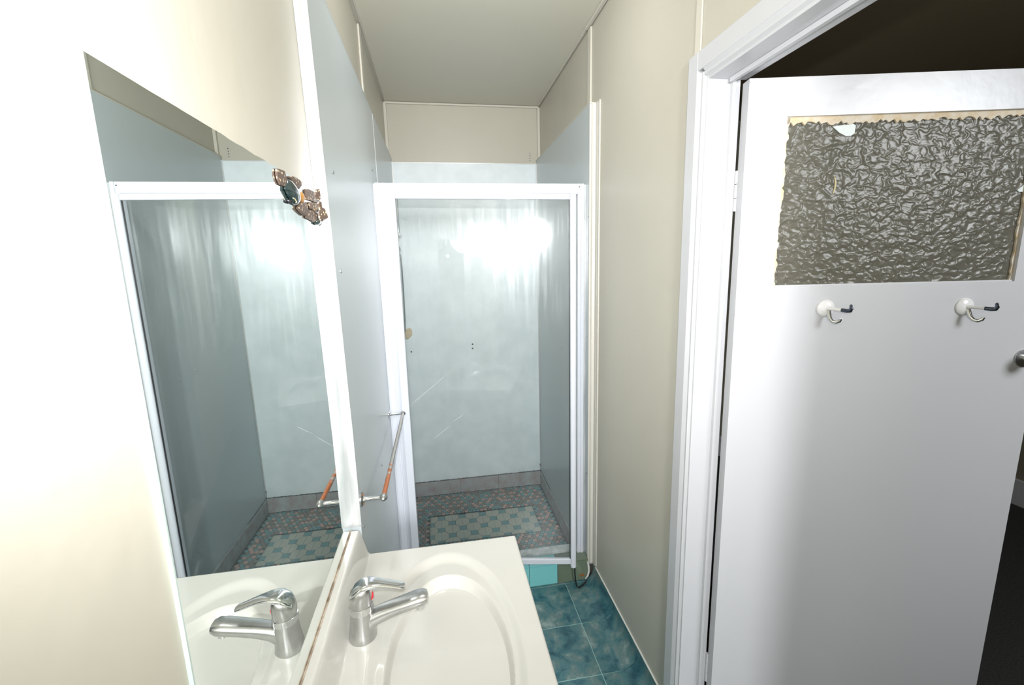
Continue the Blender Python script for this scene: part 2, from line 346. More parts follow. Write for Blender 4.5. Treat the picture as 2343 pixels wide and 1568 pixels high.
# ---------------------------------------------------------------- doorway and door
d1 = empty('door_1', (0.78, 0.78, -1.60), kind='structure')
JY = 1.142
mb = MB().box((XR - 0.004, JY, -1.64), (0.8205, YJ1 - 0.001, ZH - 0.001), 0.0015)           # far jamb lining
obj('jamb', mb, WHITE, d1)
mb = MB().box((0.790, JY - 0.012, -1.62), (0.8, JY + 0.002, ZH - 0.02), 0.001); obj('door_stop', mb, WHITE, d1)
bx('jamb', (XR - 0.004, YJ0 + 0.001, -1.64), (0.835, YJ0 + 0.018, ZH - 0.001), WHITE, d1, bev=0.0015)
bx('door_head', (XR - 0.004, YJ0 + 0.018, ZH - 0.018), (0.835, JY, ZH - 0.001), WHITE, d1, bev=0.0015)
bx('door_stop', (0.778, YJ0 + 0.03, ZH - 0.030), (0.790, JY - 0.013, ZH - 0.0185), WHITE, d1, bev=0.001)
# architrave: far upright, head, near upright, with moulded inner lip
bx('architrave', (XR - 0.018, 1.172, -1.62), (XR - 0.001, 1.217, 0.545), WHITE, d1, bev=0.002)
mb = MB().prism([(XR - 0.018, 1.172), (XR - 0.012, 1.160), (XR - 0.012, 1.153), (XR - 0.001, 1.147), (XR - 0.001, 1.172)], -1.62, 0.490, 'Z'); obj('architrave_lip', mb, WHITE, d1)
bx('architrave', (XR - 0.018, YJ0 - 0.055, 0.497), (XR - 0.001, 1.1715, 0.545), WHITE, d1, bev=0.002)
mb = MB().prism([(XR - 0.018, 0.4965), (XR - 0.012, 0.488), (XR - 0.012, 0.481), (XR - 0.001, 0.474), (XR - 0.001, 0.4965)], YJ0, 1.1465, 'Y'); obj('architrave_lip', mb, WHITE, d1)
bx('architrave', (XR - 0.018, YJ0 - 0.055, -1.62), (XR - 0.001, YJ0 - 0.004, 0.496), WHITE, d1, bev=0.002)
bx('threshold', (XR - 0.002, YJ0 + 0.02, -1.66), (0.835, JY - 0.001, -1.605), WHITE, d1, bev=0.002)
# leaf, opened into the next room
A = math.radians(11); ds = Vector((math.cos(A), -math.sin(A), 0)); dn = Vector((-math.sin(A), -math.cos(A), 0)); H0 = Vector((0.8135, 1.098, 0))
def place(mb):      # mb built in leaf coords: x = s along the leaf, y = depth behind the face (0 = face), z
    for v in mb.bm.verts:
        s, d, z = v.co; v.co = H0 + ds * s - dn * d + Vector((0, 0, z))
    return mb
ZB, ZTOP = -1.59, 0.4555
mb = MB()
W = 0.845
sO = [(0, ZB), (W, ZB), (W, ZTOP), (0, ZTOP)]; gO = [(0.098, -0.0765), (0.745, -0.0765), (0.745, 0.3615), (0.103, 0.3615)]
t = bmesh.new()
def ring(pts, d): return [t.verts.new((a, d, z)) for a, z in pts]
of, ob_, gf, gb = ring(sO, 0), ring(sO, 0.035), ring(gO, 0), ring(gO, 0.035)
for i in range(4):
    j = (i + 1) % 4
    t.faces.new((of[i], of[j], gf[j], gf[i])); t.faces.new((ob_[j], ob_[i], gb[i], gb[j]))
    t.faces.new((of[j], of[i], ob_[i], ob_[j])); t.faces.new((gf[i], gf[j], gb[j], gb[i]))
bmesh.ops.recalc_face_normals(t, faces=t.faces)
mb.join(t)
leaf = obj('door_leaf', place(mb), WHITE, d1)
obj('glass_pane', place(MB().box((0.097, 0.012, -0.078), (0.746, 0.016, 0.363))), OBSCURE, leaf, label='dark wrinkled obscured glass pane')
# old putty: ragged strips around the pane
def ragged(s0, z0, s1, z1, wdt, n, side):
    pts = []; L_ = math.hypot(s1 - s0, z1 - z0); ux, uz = (s1 - s0) / L_, (z1 - z0) / L_
    for i in range(n + 1): pts.append((s0 + ux * L_ * i / n, z0 + uz * L_ * i / n))
    for i in range(n, -1, -1):
        q = wdt * (0.55 + 0.6 * random.random()); pts.append((s0 + ux * L_ * i / n - uz * q * side, z0 + uz * L_ * i / n + ux * q * side))
    return pts
for a in ((0.103, 0.3615, 0.745, 0.3615, 0.020, 90, -1), (0.098, -0.0765, 0.103, 0.36, 0.011, 60, -1), (0.745, -0.0765, 0.745, 0.36, 0.007, 50, 1)):
    mb = MB().prism(ragged(*a), 0.0075, 0.0125, 'Y'); obj('putty', place(mb), PUTTY, leaf)
bx_ = MB().box((0.098, 0.004, -0.0775), (0.745, 0.012, -0.0725), 0.001); obj('glazing_bead', place(bx_), WHITE, leaf)
mb = MB().prism([(0.226, 0.336), (0.278, 0.341), (0.285, 0.337), (0.284, 0.318), (0.276, 0.312), (0.262, 0.312), (0.246, 0.320), (0.234, 0.330)], 0.0095, 0.013, 'Y'); obj('paint_splash', place(mb), PAINTBLOB, leaf)
mb = MB().prism([(0.745, 0.185), (0.733, 0.172), (0.722, 0.163), (0.728, 0.158), (0.745, 0.158)], 0.0095, 0.013, 'Y'); obj('paint_splash', place(mb), PAINTBLOB, leaf)
mb = MB().tube([(0.244, 0.011, 0.214), (0.2485, 0.011, 0.198), (0.2485, 0.011, 0.182), (0.244, 0.011, 0.166)], [0.0008, 0.002, 0.002, 0.001], 8); obj('paint_drip', place(mb), YELLOW, leaf)
# knob
kn = obj('door_knob', place(MB().tube([(0.806, 0, -0.291), (0.806, -0.004, -0.291), (0.806, -0.006, -0.291)], [0.026, 0.026, 0.012], 24).tube([(0.806, -0.005, -0.291), (0.806, -0.032, -0.291)], 0.009, 16)), CHROMED, leaf, smooth=True)
obj('knob_ball', place(MB().sphere((0.806, -0.045, -0.291), 0.022, (1, 0.8, 1))), DARKMETAL, leaf, smooth=True) if False else None
mb = MB().tube([(0.806, -0.028, -0.291), (0.806, -0.034, -0.291), (0.806, -0.046, -0.291), (0.806, -0.052, -0.291)], [0.010, 0.019, 0.020, 0.012], 20)
for v in place(mb).bm.verts: pass
obj('knob_cap', mb, DARKMETAL, leaf, smooth=True)
# hinges on the far jamb
for zz in (0.185, -1.345):
    mb = MB().box((0.788, JY - 0.0025, zz - 0.054), (0.818, JY, zz + 0.054), 0.001)
    for k in range(3):
        mb.tube([(0.8215, JY - 0.006, zz - 0.054 + 0.036 * k + 0.0008), (0.8215, JY - 0.006, zz - 0.054 + 0.036 * (k + 1) - 0.0008)], 0.0055, 12)
    for k in (-0.036, 0, 0.036): mb.tube([(0.798 + (0.008 if k else 0), JY - 0.002, zz + k), (0.798 + (0.008 if k else 0), JY - 0.0035, zz + k)], [0.004, 0.003], 10)
    obj('hinge', mb, WHITE, d1)

# robe hooks on the door
def robe_hook(s, z, label, dx):
    P = H0 + ds * s
    e = empty('robe_hook', (P.x, P.y, z - 0.02), label, 'hook', 'robe hooks on the door')
    def pl(mb):
        for v in mb.bm.verts:
            a, d, zz = v.co; v.co = H0 + ds * (s + a) - dn * d + Vector((0, 0, z + zz))
        return mb
    obj('base', pl(MB().tube([(0, 0, 0), (0, -0.004, 0), (0, -0.008, 0), (0, -0.010, 0)], [0.0235, 0.0235, 0.019, 0.009], 32)), CLEAR, e, smooth=True)
    arm = [(0.000, -0.006, 0.000), (0.007, -0.016, 0.000), (0.014, -0.028, -0.001), (0.020, -0.038, -0.002)]
    obj('arm', pl(MB().tube(arm, [0.0065, 0.005, 0.0045, 0.0045], 14)), CLEAR, e, smooth=True)
    obj('tip', pl(MB().tube([(0.019, -0.036, -0.002), (0.026, -0.047, -0.003), (0.030, -0.053, -0.002), (0.0300, -0.056, 0.003), (0.0285, -0.056, 0.010)], [0.0052, 0.0055, 0.0055, 0.0048, 0.003], 14).sphere((0.0285, -0.056, 0.011), 0.0038)), DARKMETAL, e, smooth=True)
    cv = [(0.002, -0.008, -0.008)]
    for k in range(9):
        a = math.radians(200 - 26 * k); cv.append((0.012 + 0.0105 * math.cos(a) * 1.0, -0.016 - 0.002 * k, -0.030 - 0.0105 * math.sin(a) * -1.0))
    obj('lower_hook', pl(MB().tube([(0.004, -0.008, -0.008), (0.003, -0.013, -0.018), (0.003, -0.018, -0.027), (0.006, -0.024, -0.034), (0.012, -0.030, -0.036), (0.017, -0.036, -0.031), (0.018, -0.038, -0.025)], [0.0062, 0.0058, 0.0054, 0.0052, 0.005, 0.0048, 0.004], 14)), CHROME, e, smooth=True)
    return e
robe_hook(0.247, -0.139, 'left one of two double robe hooks on the white door, under the glass', 0)
robe_hook(0.622, -0.143, 'right one of two double robe hooks on the white door, nearer the knob', 0)

# ---------------------------------------------------------------- shower base
sb = empty('shower_tray', (0.22, 2.5, ZF), 'tiled shower base with turquoise and olive kerb and mosaic floor behind the screen', 'shower base')
ZS = -1.668
bx('bed', (XLP - 0.005, 2.10, ZF - 0.055), (XRP + 0.005, YB, ZS - 0.003), GROUT, sb)
kerb = bx('kerb', (XLP, 1.986, ZF - 0.05), (XRP - 0.001, 2.098, -1.537), GROUT, sb)
kx = [XLP + 0.001, -0.215, -0.065, 0.085, 0.235, 0.385, 0.535, XRP - 0.002]
kc = [TURQ, OLIVE, TURQ, OLIVE, TURQ, TURQ, OLIVE]
for i in range(7):
    bx('tile', (kx[i] + 0.001, 1.979, ZF + 0.001), (kx[i + 1] - 0.001, 1.986, -1.5385), kc[i], kerb, bev=0.0012)
    bx('tile', (kx[i] + 0.001, 1.9795, -1.537), (kx[i + 1] - 0.001, 2.098, -1.530), [TURQ, OLIVE, TURQ, OLIVE, TURQ, TURQ, OLIVE][i], kerb, bev=0.0012)
obj('caulk_bead', MB().tube([(0.697, 1.975, -1.545), (0.702, 1.974, -1.57), (0.703, 1.973, -1.60), (0.697, 1.972, -1.625), (0.683, 1.971, -1.640)], [0.004, 0.006, 0.006, 0.005, 0.003], 10), CAULK, kerb, smooth=True)
obj('rust_stain', MB().sphere((0.668, 1.9785, -1.622), 0.011, (1.3, 0.12, 0.7), 12, 8), mat('rust_stain_brown', (0.28, 0.12, 0.03), 0.8), kerb)
# skirting tiles
for a, b_ in ((-0.243, 0.083), (0.085, 0.370), (0.372, 0.697)):
    bx('skirting_tile', (a, YB - 0.020, ZS), (b_, YB - 0.0125, -1.558 - 0.004 * random.random()), SKIRT, sb, bev=0.001)
yy = [YB - 0.021, 2.78, 2.49, 2.20, 2.10]
for i in range(4):
    bx('skirting_tile', (XRP - 0.010, yy[i + 1] + 0.001, ZS), (XRP - 0.001, yy[i] - 0.001, -1.566), SKIRT, sb, bev=0.001)
    bx('skirting_tile', (XLP + 0.001, yy[i + 1] + 0.001, ZS), (XLP + 0.010, yy[i] - 0.001, -1.560), SKIRT, sb, bev=0.001)
# black mould lines at the joints
mb = MB()
def mould(p, q, n, rr):
    p, q = Vector(p), Vector(q); pts, rd = [], []
    for i in range(n + 1):
        pts.append(p.lerp(q, i / n)); rd.append(rr * (0.35 + random.random()))
    mb.tube(pts, rd, 5)
mould((-0.243, YB - 0.0150, -1.557), (0.697, YB - 0.0150, -1.557), 110, 0.0036)
mould((-0.243, YB - 0.0210, ZS), (0.697, YB - 0.0210, ZS), 110, 0.0036)
mould((XRP - 0.003, YB - 0.015, -1.56), (XRP - 0.003, 2.75, -1.563), 40, 0.0018)
mould((XRP - 0.011, YB - 0.02, ZS), (XRP - 0.011, 2.12, ZS), 60, 0.002)
mould((XRP - 0.006, YB - 0.016, ZS), (XRP - 0.006, YB - 0.016, -1.50), 12, 0.003)
mould((XLP + 0.006, YB - 0.016, ZS), (XLP + 0.006, YB - 0.016, -1.40), 16, 0.003)
mould((XLP + 0.011, YB - 0.02, ZS), (XLP + 0.011, 2.12, ZS), 60, 0.002)
obj('mould_line', mb, BLACK, sb, kind='stuff')
# centre of octagons and squares
AX, BY, S_ = 0.0688, 0.0675, 0.33
X0, Y0 = 0.007, 2.675
def octagon(cx, cy):
    k = 1 - S_; P_ = [(AX * k, BY * S_), (AX * S_, BY * k), (-AX * S_, BY * k), (-AX * k, BY * S_), (-AX * k, -BY * S_), (-AX * S_, -BY * k), (AX * S_, -BY * k), (AX * k, -BY * S_)]
    return [(cx + x * 0.975, cy + y * 0.975) for x, y in P_]
XA, XB_, YA, YB_ = -0.135, 0.565, 2.475, 2.768
def clip(poly):
    def cl(P, ax, lim, sg):
        out = []
        for i in range(len(P)):
            a, b = P[i], P[(i + 1) % len(P)]; ia, ib = sg * (a[ax] - lim) <= 0, sg * (b[ax] - lim) <= 0
            if ia: out.append(a)
            if ia != ib:
                t = (lim - a[ax]) / (b[ax] - a[ax]); out.append((a[0] + t * (b[0] - a[0]), a[1] + t * (b[1] - a[1])))
        return out
    for ax, lim, sg in ((0, XA, -1), (0, XB_, 1), (1, YA, -1), (1, YB_, 1)):
        if poly: poly = cl(poly, ax, lim, sg)
    if len(poly) < 3: return None
    ar = abs(sum(poly[i][0] * poly[(i + 1) % len(poly)][1] - poly[(i + 1) % len(poly)][0] * poly[i][1] for i in range(len(poly)))) / 2
    return poly if ar > 2.5e-4 else None
for i in range(-4, 11):
    for j in range(-5, 4):
        cx, cy = X0 + i * AX, Y0 + j * BY
        if (i + j) % 2:
            base = octagon(cx, cy); halves = []
            for sg in (-1, 1):      # each octagon is laid as two halves
                P_ = []
                for q in range(8):
                    a, b = base[q], base[(q + 1) % 8]; lim = cx + sg * 0.0006
                    ia, ib = sg * (a[0] - lim) >= 0, sg * (b[0] - lim) >= 0
                    if ia: P_.append(a)
                    if ia != ib:
                        t = (lim - a[0]) / (b[0] - a[0]); P_.append((lim, a[1] + t * (b[1] - a[1])))
                halves.append(P_)
            for P_ in halves:
                P_ = clip(P_)
                if P_: obj('mosaic_tile', MB().prism(P_, ZS - 0.003, ZS + 0.0006 * random.random(), 'Z'), CREAM, sb)
        else:
            hx, hy = AX * S_ * 0.96, BY * S_ * 0.96
            P_ = clip([(cx - hx, cy - hy), (cx + hx, cy - hy), (cx + hx, cy + hy), (cx - hx, cy + hy)])
            if P_: obj('mosaic_tile', MB().prism(P_, ZS - 0.003, ZS + 0.0006 * random.random(), 'Z'), TEAL, sb)
# penny mosaic border
dot = {}
for nm, M_ in (('pink', PINK), ('teal', TEAL), ('brown', BROWN)):
    mbd = MB().tube([(0, 0, -H - 0.003), (0, 0, -H - 0.0005), (0, 0, -H)], [0.0128, 0.0128, 0.0118], 8)
    me = bpy.data.meshes.new('mosaic_disc'); 
    for v in mbd.bm.verts: v.co.z += H
    mbd.bm.to_mesh(me); mbd.bm.free(); me.materials.append(M_); dot[nm] = me
P_ = 0.0262; cells = []; row = 0; y = 2.115
while y < YB - 0.03:
    x = XLP + 0.024 + (P_ / 2 if row % 2 else 0); c = 0
    while x < XRP - 0.022:
        if not (XA - 0.012 < x < XB_ + 0.012 and YA - 0.012 < y < YB_ + 0.012) and not ((x + 0.08) ** 2 + (y - 2.39) ** 2 < 0.05 ** 2):
            rr = random.random()
            pk = ((c + (row % 4 > 1)) % 2 == 0 and row % 2 == 0 and rr < 0.8) or rr < 0.05
            nm = 'pink' if pk else ('teal' if random.random() < 0.45 else 'brown'); cells.append((x, y, nm))
        x += P_; c += 1
    y += P_ * 0.866; row += 1
vis = sorted([c for c in cells if (c[1] > 2.16 and not (c[0] < 0.15 and c[1] < 2.33))], key=lambda c: c[1])
single = set(vis[:300]); rest = {'pink': MB(), 'teal': MB(), 'brown': MB()}
for c in cells:
    z = ZS + 0.0005 * random.random()
    if c in single:
        o = bpy.data.objects.new('mosaic_disc', dot[c[2]]); COL.objects.link(o); o.parent = sb
        o.location = Vector((c[0], c[1], z + H)) - WORLD[sb.name]; o.rotation_euler.z = random.random()
    else:
        rest[c[2]].tube([(c[0], c[1], z - 0.003), (c[0], c[1], z - 0.0005), (c[0], c[1], z)], [0.0128, 0.0128, 0.0118], 8)
for k, M_ in (('pink', PINK), ('teal', TEAL), ('brown', BROWN)): obj('mosaic_disc', rest[k], M_, sb, kind='stuff')
dr = MB().tube([(-0.08, 2.39, ZS - 0.002), (-0.08, 2.39, ZS + 0.002), (-0.08, 2.39, ZS + 0.003)], [0.045, 0.045, 0.040], 28)
for k in range(5): dr.box((-0.11, 2.372 + 0.009 * k - 0.0015, ZS + 0.002), (-0.05, 2.372 + 0.009 * k + 0.0015, ZS + 0.005))
obj('floor_waste', dr, CHROMED, sb)

# ---------------------------------------------------------------- shower screen
ss = empty('shower_screen', (0.22, 2.04, -1.53), 'white framed glass shower screen with its pivot door slightly ajar', 'shower screen')
FX0, FX1, FY, FZ0, FZ1 = -0.247, 0.690, 2.05, -1.529, 0.364
def profile_post(x0, x1, z0, z1):
    return MB().prism([(x0, FY - 0.018), (x0 + (x1 - x0) * 0.45, FY - 0.018), (x0 + (x1 - x0) * 0.48, FY - 0.013), (x0 + (x1 - x0) * 0.60, FY - 0.013), (x0 + (x1 - x0) * 0.63, FY - 0.016), (x1, FY - 0.016), (x1, FY + 0.014), (x0, FY + 0.014)], z0, z1, 'Z')
obj('frame_post', profile_post(FX0, FX0 + 0.047, FZ0, FZ1), FRAME, ss)
obj('frame_post', profile_post(FX1, FX1 - 0.030, FZ0, FZ1), FRAME, ss)
mb = MB().box((FX0 + 0.047, FY - 0.016, FZ1 - 0.046), (FX1 - 0.030, FY + 0.014, FZ1), 0.001)
mb.box((FX0 + 0.046, FY - 0.019, FZ1 - 0.044), (FX1 - 0.029, FY - 0.015, FZ1 - 0.026), 0.001)
obj('head_rail', mb, FRAME, ss)
obj('wall_channel', MB().box((XLP + 0.0005, FY - 0.012, FZ0), (FX0 - 0.0003, FY + 0.012, FZ1 - 0.003)), FRAME, ss)
obj('wall_channel', MB().box((FX1 + 0.0003, FY - 0.012, FZ0), (XRP - 0.0005, FY + 0.012, FZ1 - 0.003)), ALU, ss)
SILL = mat('limescaled_sill', (0.72, 0.74, 0.74), 0.5, noise=0.9, nscale=30, ncol=(0.45, 0.47, 0.45), stretch=(1, 1, 0.3))
mb = MB().box((FX0 + 0.047, FY - 0.002, -1.529), (FX1 - 0.030, FY + 0.045, -1.512), 0.002); obj('sill', mb, SILL, ss)
# screws at the corner of the frame
for x, z in ((0.668, 0.350), (0.655, 0.333)):
    obj('screw', MB().tube([(x, FY - 0.016, z), (x, FY - 0.0185, z)], [0.003, 0.002], 8), DARKMETAL, ss)
dl = empty('pivot_door', (-0.195, 2.02, -1.52)); dl.parent = ss; dl.location = WORLD['pivot_door'] - WORLD['shower_screen']
D = math.radians(9.0); e1 = Vector((math.cos(D), -math.sin(D), 0)); e2 = Vector((math.sin(D), math.cos(D), 0)); O = Vector((-0.197, 2.024, 0))
def pd(mb):
    for v in mb.bm.verts:
        s, d, z = v.co; v.co = O + e1 * s + e2 * d + Vector((0, 0, z - 0.028 * s))      # the door has sagged a little
    return mb
DW, DB, DT = 0.815, -1.459, 0.318
obj('stile', pd(MB().box((0, -0.010, DB), (0.034, 0.010, DT), 0.002)), FRAME, dl)
st = [(0.0, -0.006), (0.003, -0.011), (0.009, -0.014), (0.018, -0.014), (0.024, -0.011), (0.027, -0.006), (0.027, 0.010), (0.0, 0.010)]
obj('stile', pd(MB().prism([(DW - 0.027 + a, b_) for a, b_ in st], DB - 0.018, DT, 'Z')), FRAME, dl, smooth=True)
obj('rail', pd(MB().box((0.0345, -0.010, DT - 0.022), (DW - 0.0275, 0.010, DT), 0.002)), FRAME, dl)
obj('rail', pd(MB().box((0.0345, -0.010, DB), (DW - 0.0275, 0.010, DB + 0.026), 0.002)), FRAME, dl)
obj('gasket', pd(MB().box((DW - 0.0315, -0.003, DB + 0.027), (DW - 0.0285, 0.004, DT - 0.023))), BLACK, dl, label='black glazing gasket')
obj('glass', pd(MB().box((0.033, -0.0008, DB + 0.024), (DW - 0.0275, 0.0008, DT - 0.020))), GLASS, dl)
mb = MB()
for a_, b_ in (((0.135, -0.80), (0.215, -0.735)), ((0.228, -0.715), (0.290, -0.672)), ((0.292, -0.620), (0.300, -0.624)), ((0.375, -0.618), (0.382, -0.616))):
    mb.tube([(a_[0], -0.0012, a_[1]), ((a_[0] + b_[0]) / 2, -0.0012, (a_[1] + b_[1]) / 2 - 0.002), (b_[0], -0.0012, b_[1])], [0.0003, 0.0009, 0.0006], 5)
obj('scratches', pd(mb), PAINTBLOB, dl, label='fine white scratches', kind='stuff')
mb = MB()
stp = [(0.60, DB - 0.018)]
q = lambda s, d, z: tuple(O + e1 * s + e2 * d + Vector((0, 0, z)))
pth = [q(DW - 0.008, -0.003, -1.490), q(DW - 0.006, -0.002, -1.535), q(DW - 0.002, 0.004, -1.580), q(DW + 0.006, 0.012, -1.622), q(DW + 0.018, 0.022, -1.641), q(DW + 0.040, 0.040, -1.642), q(DW + 0.058, 0.055, -1.636), q(DW + 0.068, 0.062, -1.628)]
obj('seal_strip', MB().tube(pth, [0.0036, 0.0036, 0.0036, 0.0036, 0.0038, 0.0042, 0.0046, 0.002], 10), BLACK, dl, smooth=True, label='black magnetic seal hanging loose')

# shower fittings on the left lining
sh = empty('shower_rail', (-0.235, 2.83, -0.40), 'chrome shower riser rail with round wall plate inside the shower, at left', 'shower fitting')
PX = XLP + 0.030
obj('riser', MB().tube([(PX, 2.86, 0.455), (PX, 2.86, 0.20)], 0.0085, 14), CHROME, sh, smooth=True)
obj('slider_knob', MB().sphere((PX + 0.004, 2.845, 0.205), 0.014), CLEAR, sh, smooth=True)
obj('wall_plate', MB().tube([(XLP, 2.81, 0.115), (XLP + 0.004, 2.81, 0.115), (XLP + 0.016, 2.81, 0.115), (XLP + 0.034, 2.81, 0.115), (XLP + 0.040, 2.81, 0.115)], [0.046, 0.046, 0.040, 0.018, 0.012], 28), CHROMED, sh, smooth=True)
obj('riser', MB().tube([(PX - 0.01, 2.84, 0.16), (PX - 0.008, 2.85, 0.185), (PX - 0.002, 2.858, 0.205)], 0.006, 10), CHROME, sh, smooth=True)
obj('hose', MB().tube([(PX + 0.006, 2.81, 0.085), (PX + 0.008, 2.83, -0.0), (PX + 0.004, 2.88, -0.16), (PX - 0.004, 2.95, -0.33), (PX - 0.012, 3.0, -0.42), (XLP + 0.004, 3.01, -0.44)], 0.0045, 10), CHROMED, sh, smooth=True)
obj('bracket', MB().tube([(XLP, 2.86, 0.44), (PX, 2.86, 0.44)], 0.009, 12), CHROME, sh, smooth=True)

# ---------------------------------------------------------------- towel rail
tr_ = empty('towel_rail', (-0.225, 1.62, -0.68), 'chrome towel rail on the blue-grey lining, its near half orange with rust', 'towel rail')
TX, TZ = -0.1925, -0.6625
for y, rusty in ((1.238, True), (1.998, False)):
    po = obj('post', MB().tube([(XLP + 0.004, y, TZ), (XLP + 0.012, y, TZ), (TX - 0.012, y, TZ), (TX - 0.004, y, TZ)], [0.010, 0.006, 0.0055, 0.007], 16), CHROME, tr_, smooth=True)
    obj('flange', MB().tube([(XLP, y, TZ), (XLP + 0.003, y, TZ), (XLP + 0.006, y, TZ)], [0.021, 0.021, 0.012], 24), CHROMED if rusty else CHROME, po, smooth=True)
    obj('ball_end', MB().sphere((TX, y, TZ), 0.0115).tube([(TX, y - 0.006, TZ), (TX, y - 0.013, TZ), (TX, y - 0.017, TZ)], [0.010, 0.006, 0.001], 14), CHROMED, po, smooth=True)
    if rusty:
        for dz in (0.014, -0.014): obj('screw', MB().sphere((XLP + 0.0055, y, TZ + dz), 0.0035, (0.6, 1, 1), 10, 6), mat('rust_screw', (0.3, 0.12, 0.04), 0.7), po)
RAIL = mat('rusting_rail', (0.55, 0.53, 0.50), 0.3, metal=0.8)
nt = RAIL.node_tree; b = nt.nodes['Principled BSDF']; g = nt.nodes.new('ShaderNodeNewGeometry'); sx = nt.nodes.new('ShaderNodeSeparateXYZ'); nt.links.new(g.outputs['Position'], sx.inputs[0])
mr = nt.nodes.new('ShaderNodeMapRange'); mr.inputs['From Min'].default_value = 1.55; mr.inputs['From Max'].default_value = 1.30; nt.links.new(sx.outputs['Y'], mr.inputs['Value'])
n = nt.nodes.new('ShaderNodeTexNoise'); n.inputs['Scale'].default_value = 45; n.inputs['Detail'].default_value = 5; nt.links.new(g.outputs['Position'], n.inputs['Vector'])
mu = nt.nodes.new('ShaderNodeMath'); mu.operation = 'MULTIPLY_ADD'; nt.links.new(mr.outputs[0], mu.inputs[0]); mu.inputs[1].default_value = 0.42; nt.links.new(n.outputs['Fac'], mu.inputs[2])
rp = nt.nodes.new('ShaderNodeValToRGB'); rp.color_ramp.elements[0].position = 0.66; rp.color_ramp.elements[0].color = (0.50, 0.47, 0.43, 1); rp.color_ramp.elements[1].position = 0.78; rp.color_ramp.elements[1].color = (0.42, 0.12, 0.03, 1)
nt.links.new(mu.outputs[0], rp.inputs['Fac']); nt.links.new(rp.outputs['Color'], b.inputs['Base Color'])
r2 = nt.nodes.new('ShaderNodeMapRange'); r2.inputs['From Min'].default_value = 0.62; r2.inputs['From Max'].default_value = 0.78; r2.inputs['To Min'].default_value = 0.85; r2.inputs['To Max'].default_value = 0.0
nt.links.new(mu.outputs[0], r2.inputs['Value']); nt.links.new(r2.outputs[0], b.inputs['Metallic'])
obj('rail', MB().tube([(TX, 1.246, TZ), (TX, 1.6, TZ), (TX, 1.99, TZ)], 0.0068, 18), RAIL, tr_, smooth=True)

# ---------------------------------------------------------------- mirror
mi = empty('mirror', (XLW, 0.82, -0.728), 'large frameless wall mirror above the basin, broken at its top corner', 'mirror')
MX = XLW + 0.0035
top = []
for i in range(31):
    t_ = i / 30; y_ = 0.451 + (1.112 - 0.451) * t_
    top.append((y_, 0.1845 + 0.0035 * t_ + 0.0007 * math.sin(i * 1.9) * (t_ > 0.3) + 0.0006 * random.random()))
poly = [(0.451, -0.727), (YS - 0.0035, -0.727), (YS - 0.0035, -0.45), (lean(0.12) - 0.0035, 0.12), (1.150, 0.150)] + top[::-1]
ml = obj('mirror_backing', MB().prism(poly, XLW, MX - 0.0003, 'X'), mat('mirror_backing_brown', (0.07, 0.045, 0.035), 0.6), mi)
mb = MB(); t = bmesh.new(); t.faces.new([t.verts.new((MX, a, b_)) for a, b_ in poly]); mb.join(t)
obj('silvered_glass', mb, MIRROR, mi)
mb = MB().box((XLW, 0.4485, -0.727), (MX + 0.001, 0.4508, 0.1845)); obj('ground_edge', mb, mat('green_glass_edge', (0.45, 0.55, 0.52), 0.2), mi)

# ornament over the mirror's upper corner
orn = empty('wall_ornament', (-0.274, 1.07, 0.105), 'clump of speckled brown plates with a dark green oval shell on the mirror corner', 'ornament')
S = {
'A': [(0.8915, 0.1834), (0.907, 0.1861), (0.9353, 0.1885), (0.9392, 0.1811), (0.9528, 0.1735), (0.9397, 0.1639), (0.9215, 0.1572), (0.9001, 0.1569), (0.8908, 0.164), (0.8866, 0.1728)],
'B': [(0.9551, 0.1801), (0.9706, 0.1857), (0.9928, 0.1889), (1.0223, 0.1885), (1.0411, 0.1863), (1.0363, 0.1786), (1.0151, 0.1682), (1.0003, 0.1691), (0.9746, 0.1775)],
'E': [(1.0094, 0.1417), (1.0466, 0.1457), (1.0647, 0.1375), (1.0468, 0.1236), (1.0359, 0.1165), (1.0058, 0.121), (0.9886, 0.1256)],
'F': [(1.0659, 0.1755), (1.0899, 0.1819), (1.1414, 0.1829), (1.1583, 0.1754), (1.1709, 0.1682), (1.152, 0.159), (1.1032, 0.1572), (1.0667, 0.1544), (1.0623, 0.1655)],
'F2': [(1.154, 0.1901), (1.1817, 0.196), (1.1847, 0.1767), (1.166, 0.1688), (1.1435, 0.1757)],
'G': [(1.0832, 0.152), (1.1266, 0.1568), (1.1558, 0.1557), (1.1511, 0.1435), (1.1228, 0.1343), (1.0916, 0.1386)],
'H': [(1.0459, 0.1211), (1.0771, 0.1355), (1.114, 0.1364), (1.1533, 0.1359), (1.1534, 0.123), (1.1135, 0.11), (1.0774, 0.1126), (1.0472, 0.113)],
'I': [(1.1705, 0.1537), (1.2141, 0.154), (1.2336, 0.1453), (1.2445, 0.1353), (1.1681, 0.1205), (1.1576, 0.1273)],
'I2': [(1.1698, 0.1654), (1.1888, 0.1668), (1.1873, 0.1559), (1.1684, 0.1482), (1.1553, 0.1543)]}
def slab(pts, x0, x1, dome=0.0):
    n = len(pts); cy = sum(p[0] for p in pts) / n; cz = sum(p[1] for p in pts) / n
    rings = []
    for k, (sc_, x) in enumerate(((0.97, x0), (1.0, x0 + (x1 - x0) * 0.4), (0.93, x1), (0.6, x1 + dome * 0.7), (0.2, x1 + dome))):
        rings.append([(x, cy + (p[0] - cy) * sc_, cz + (p[1] - cz) * sc_) for p in pts])
    return MB().loft(rings)
XO = -0.2795
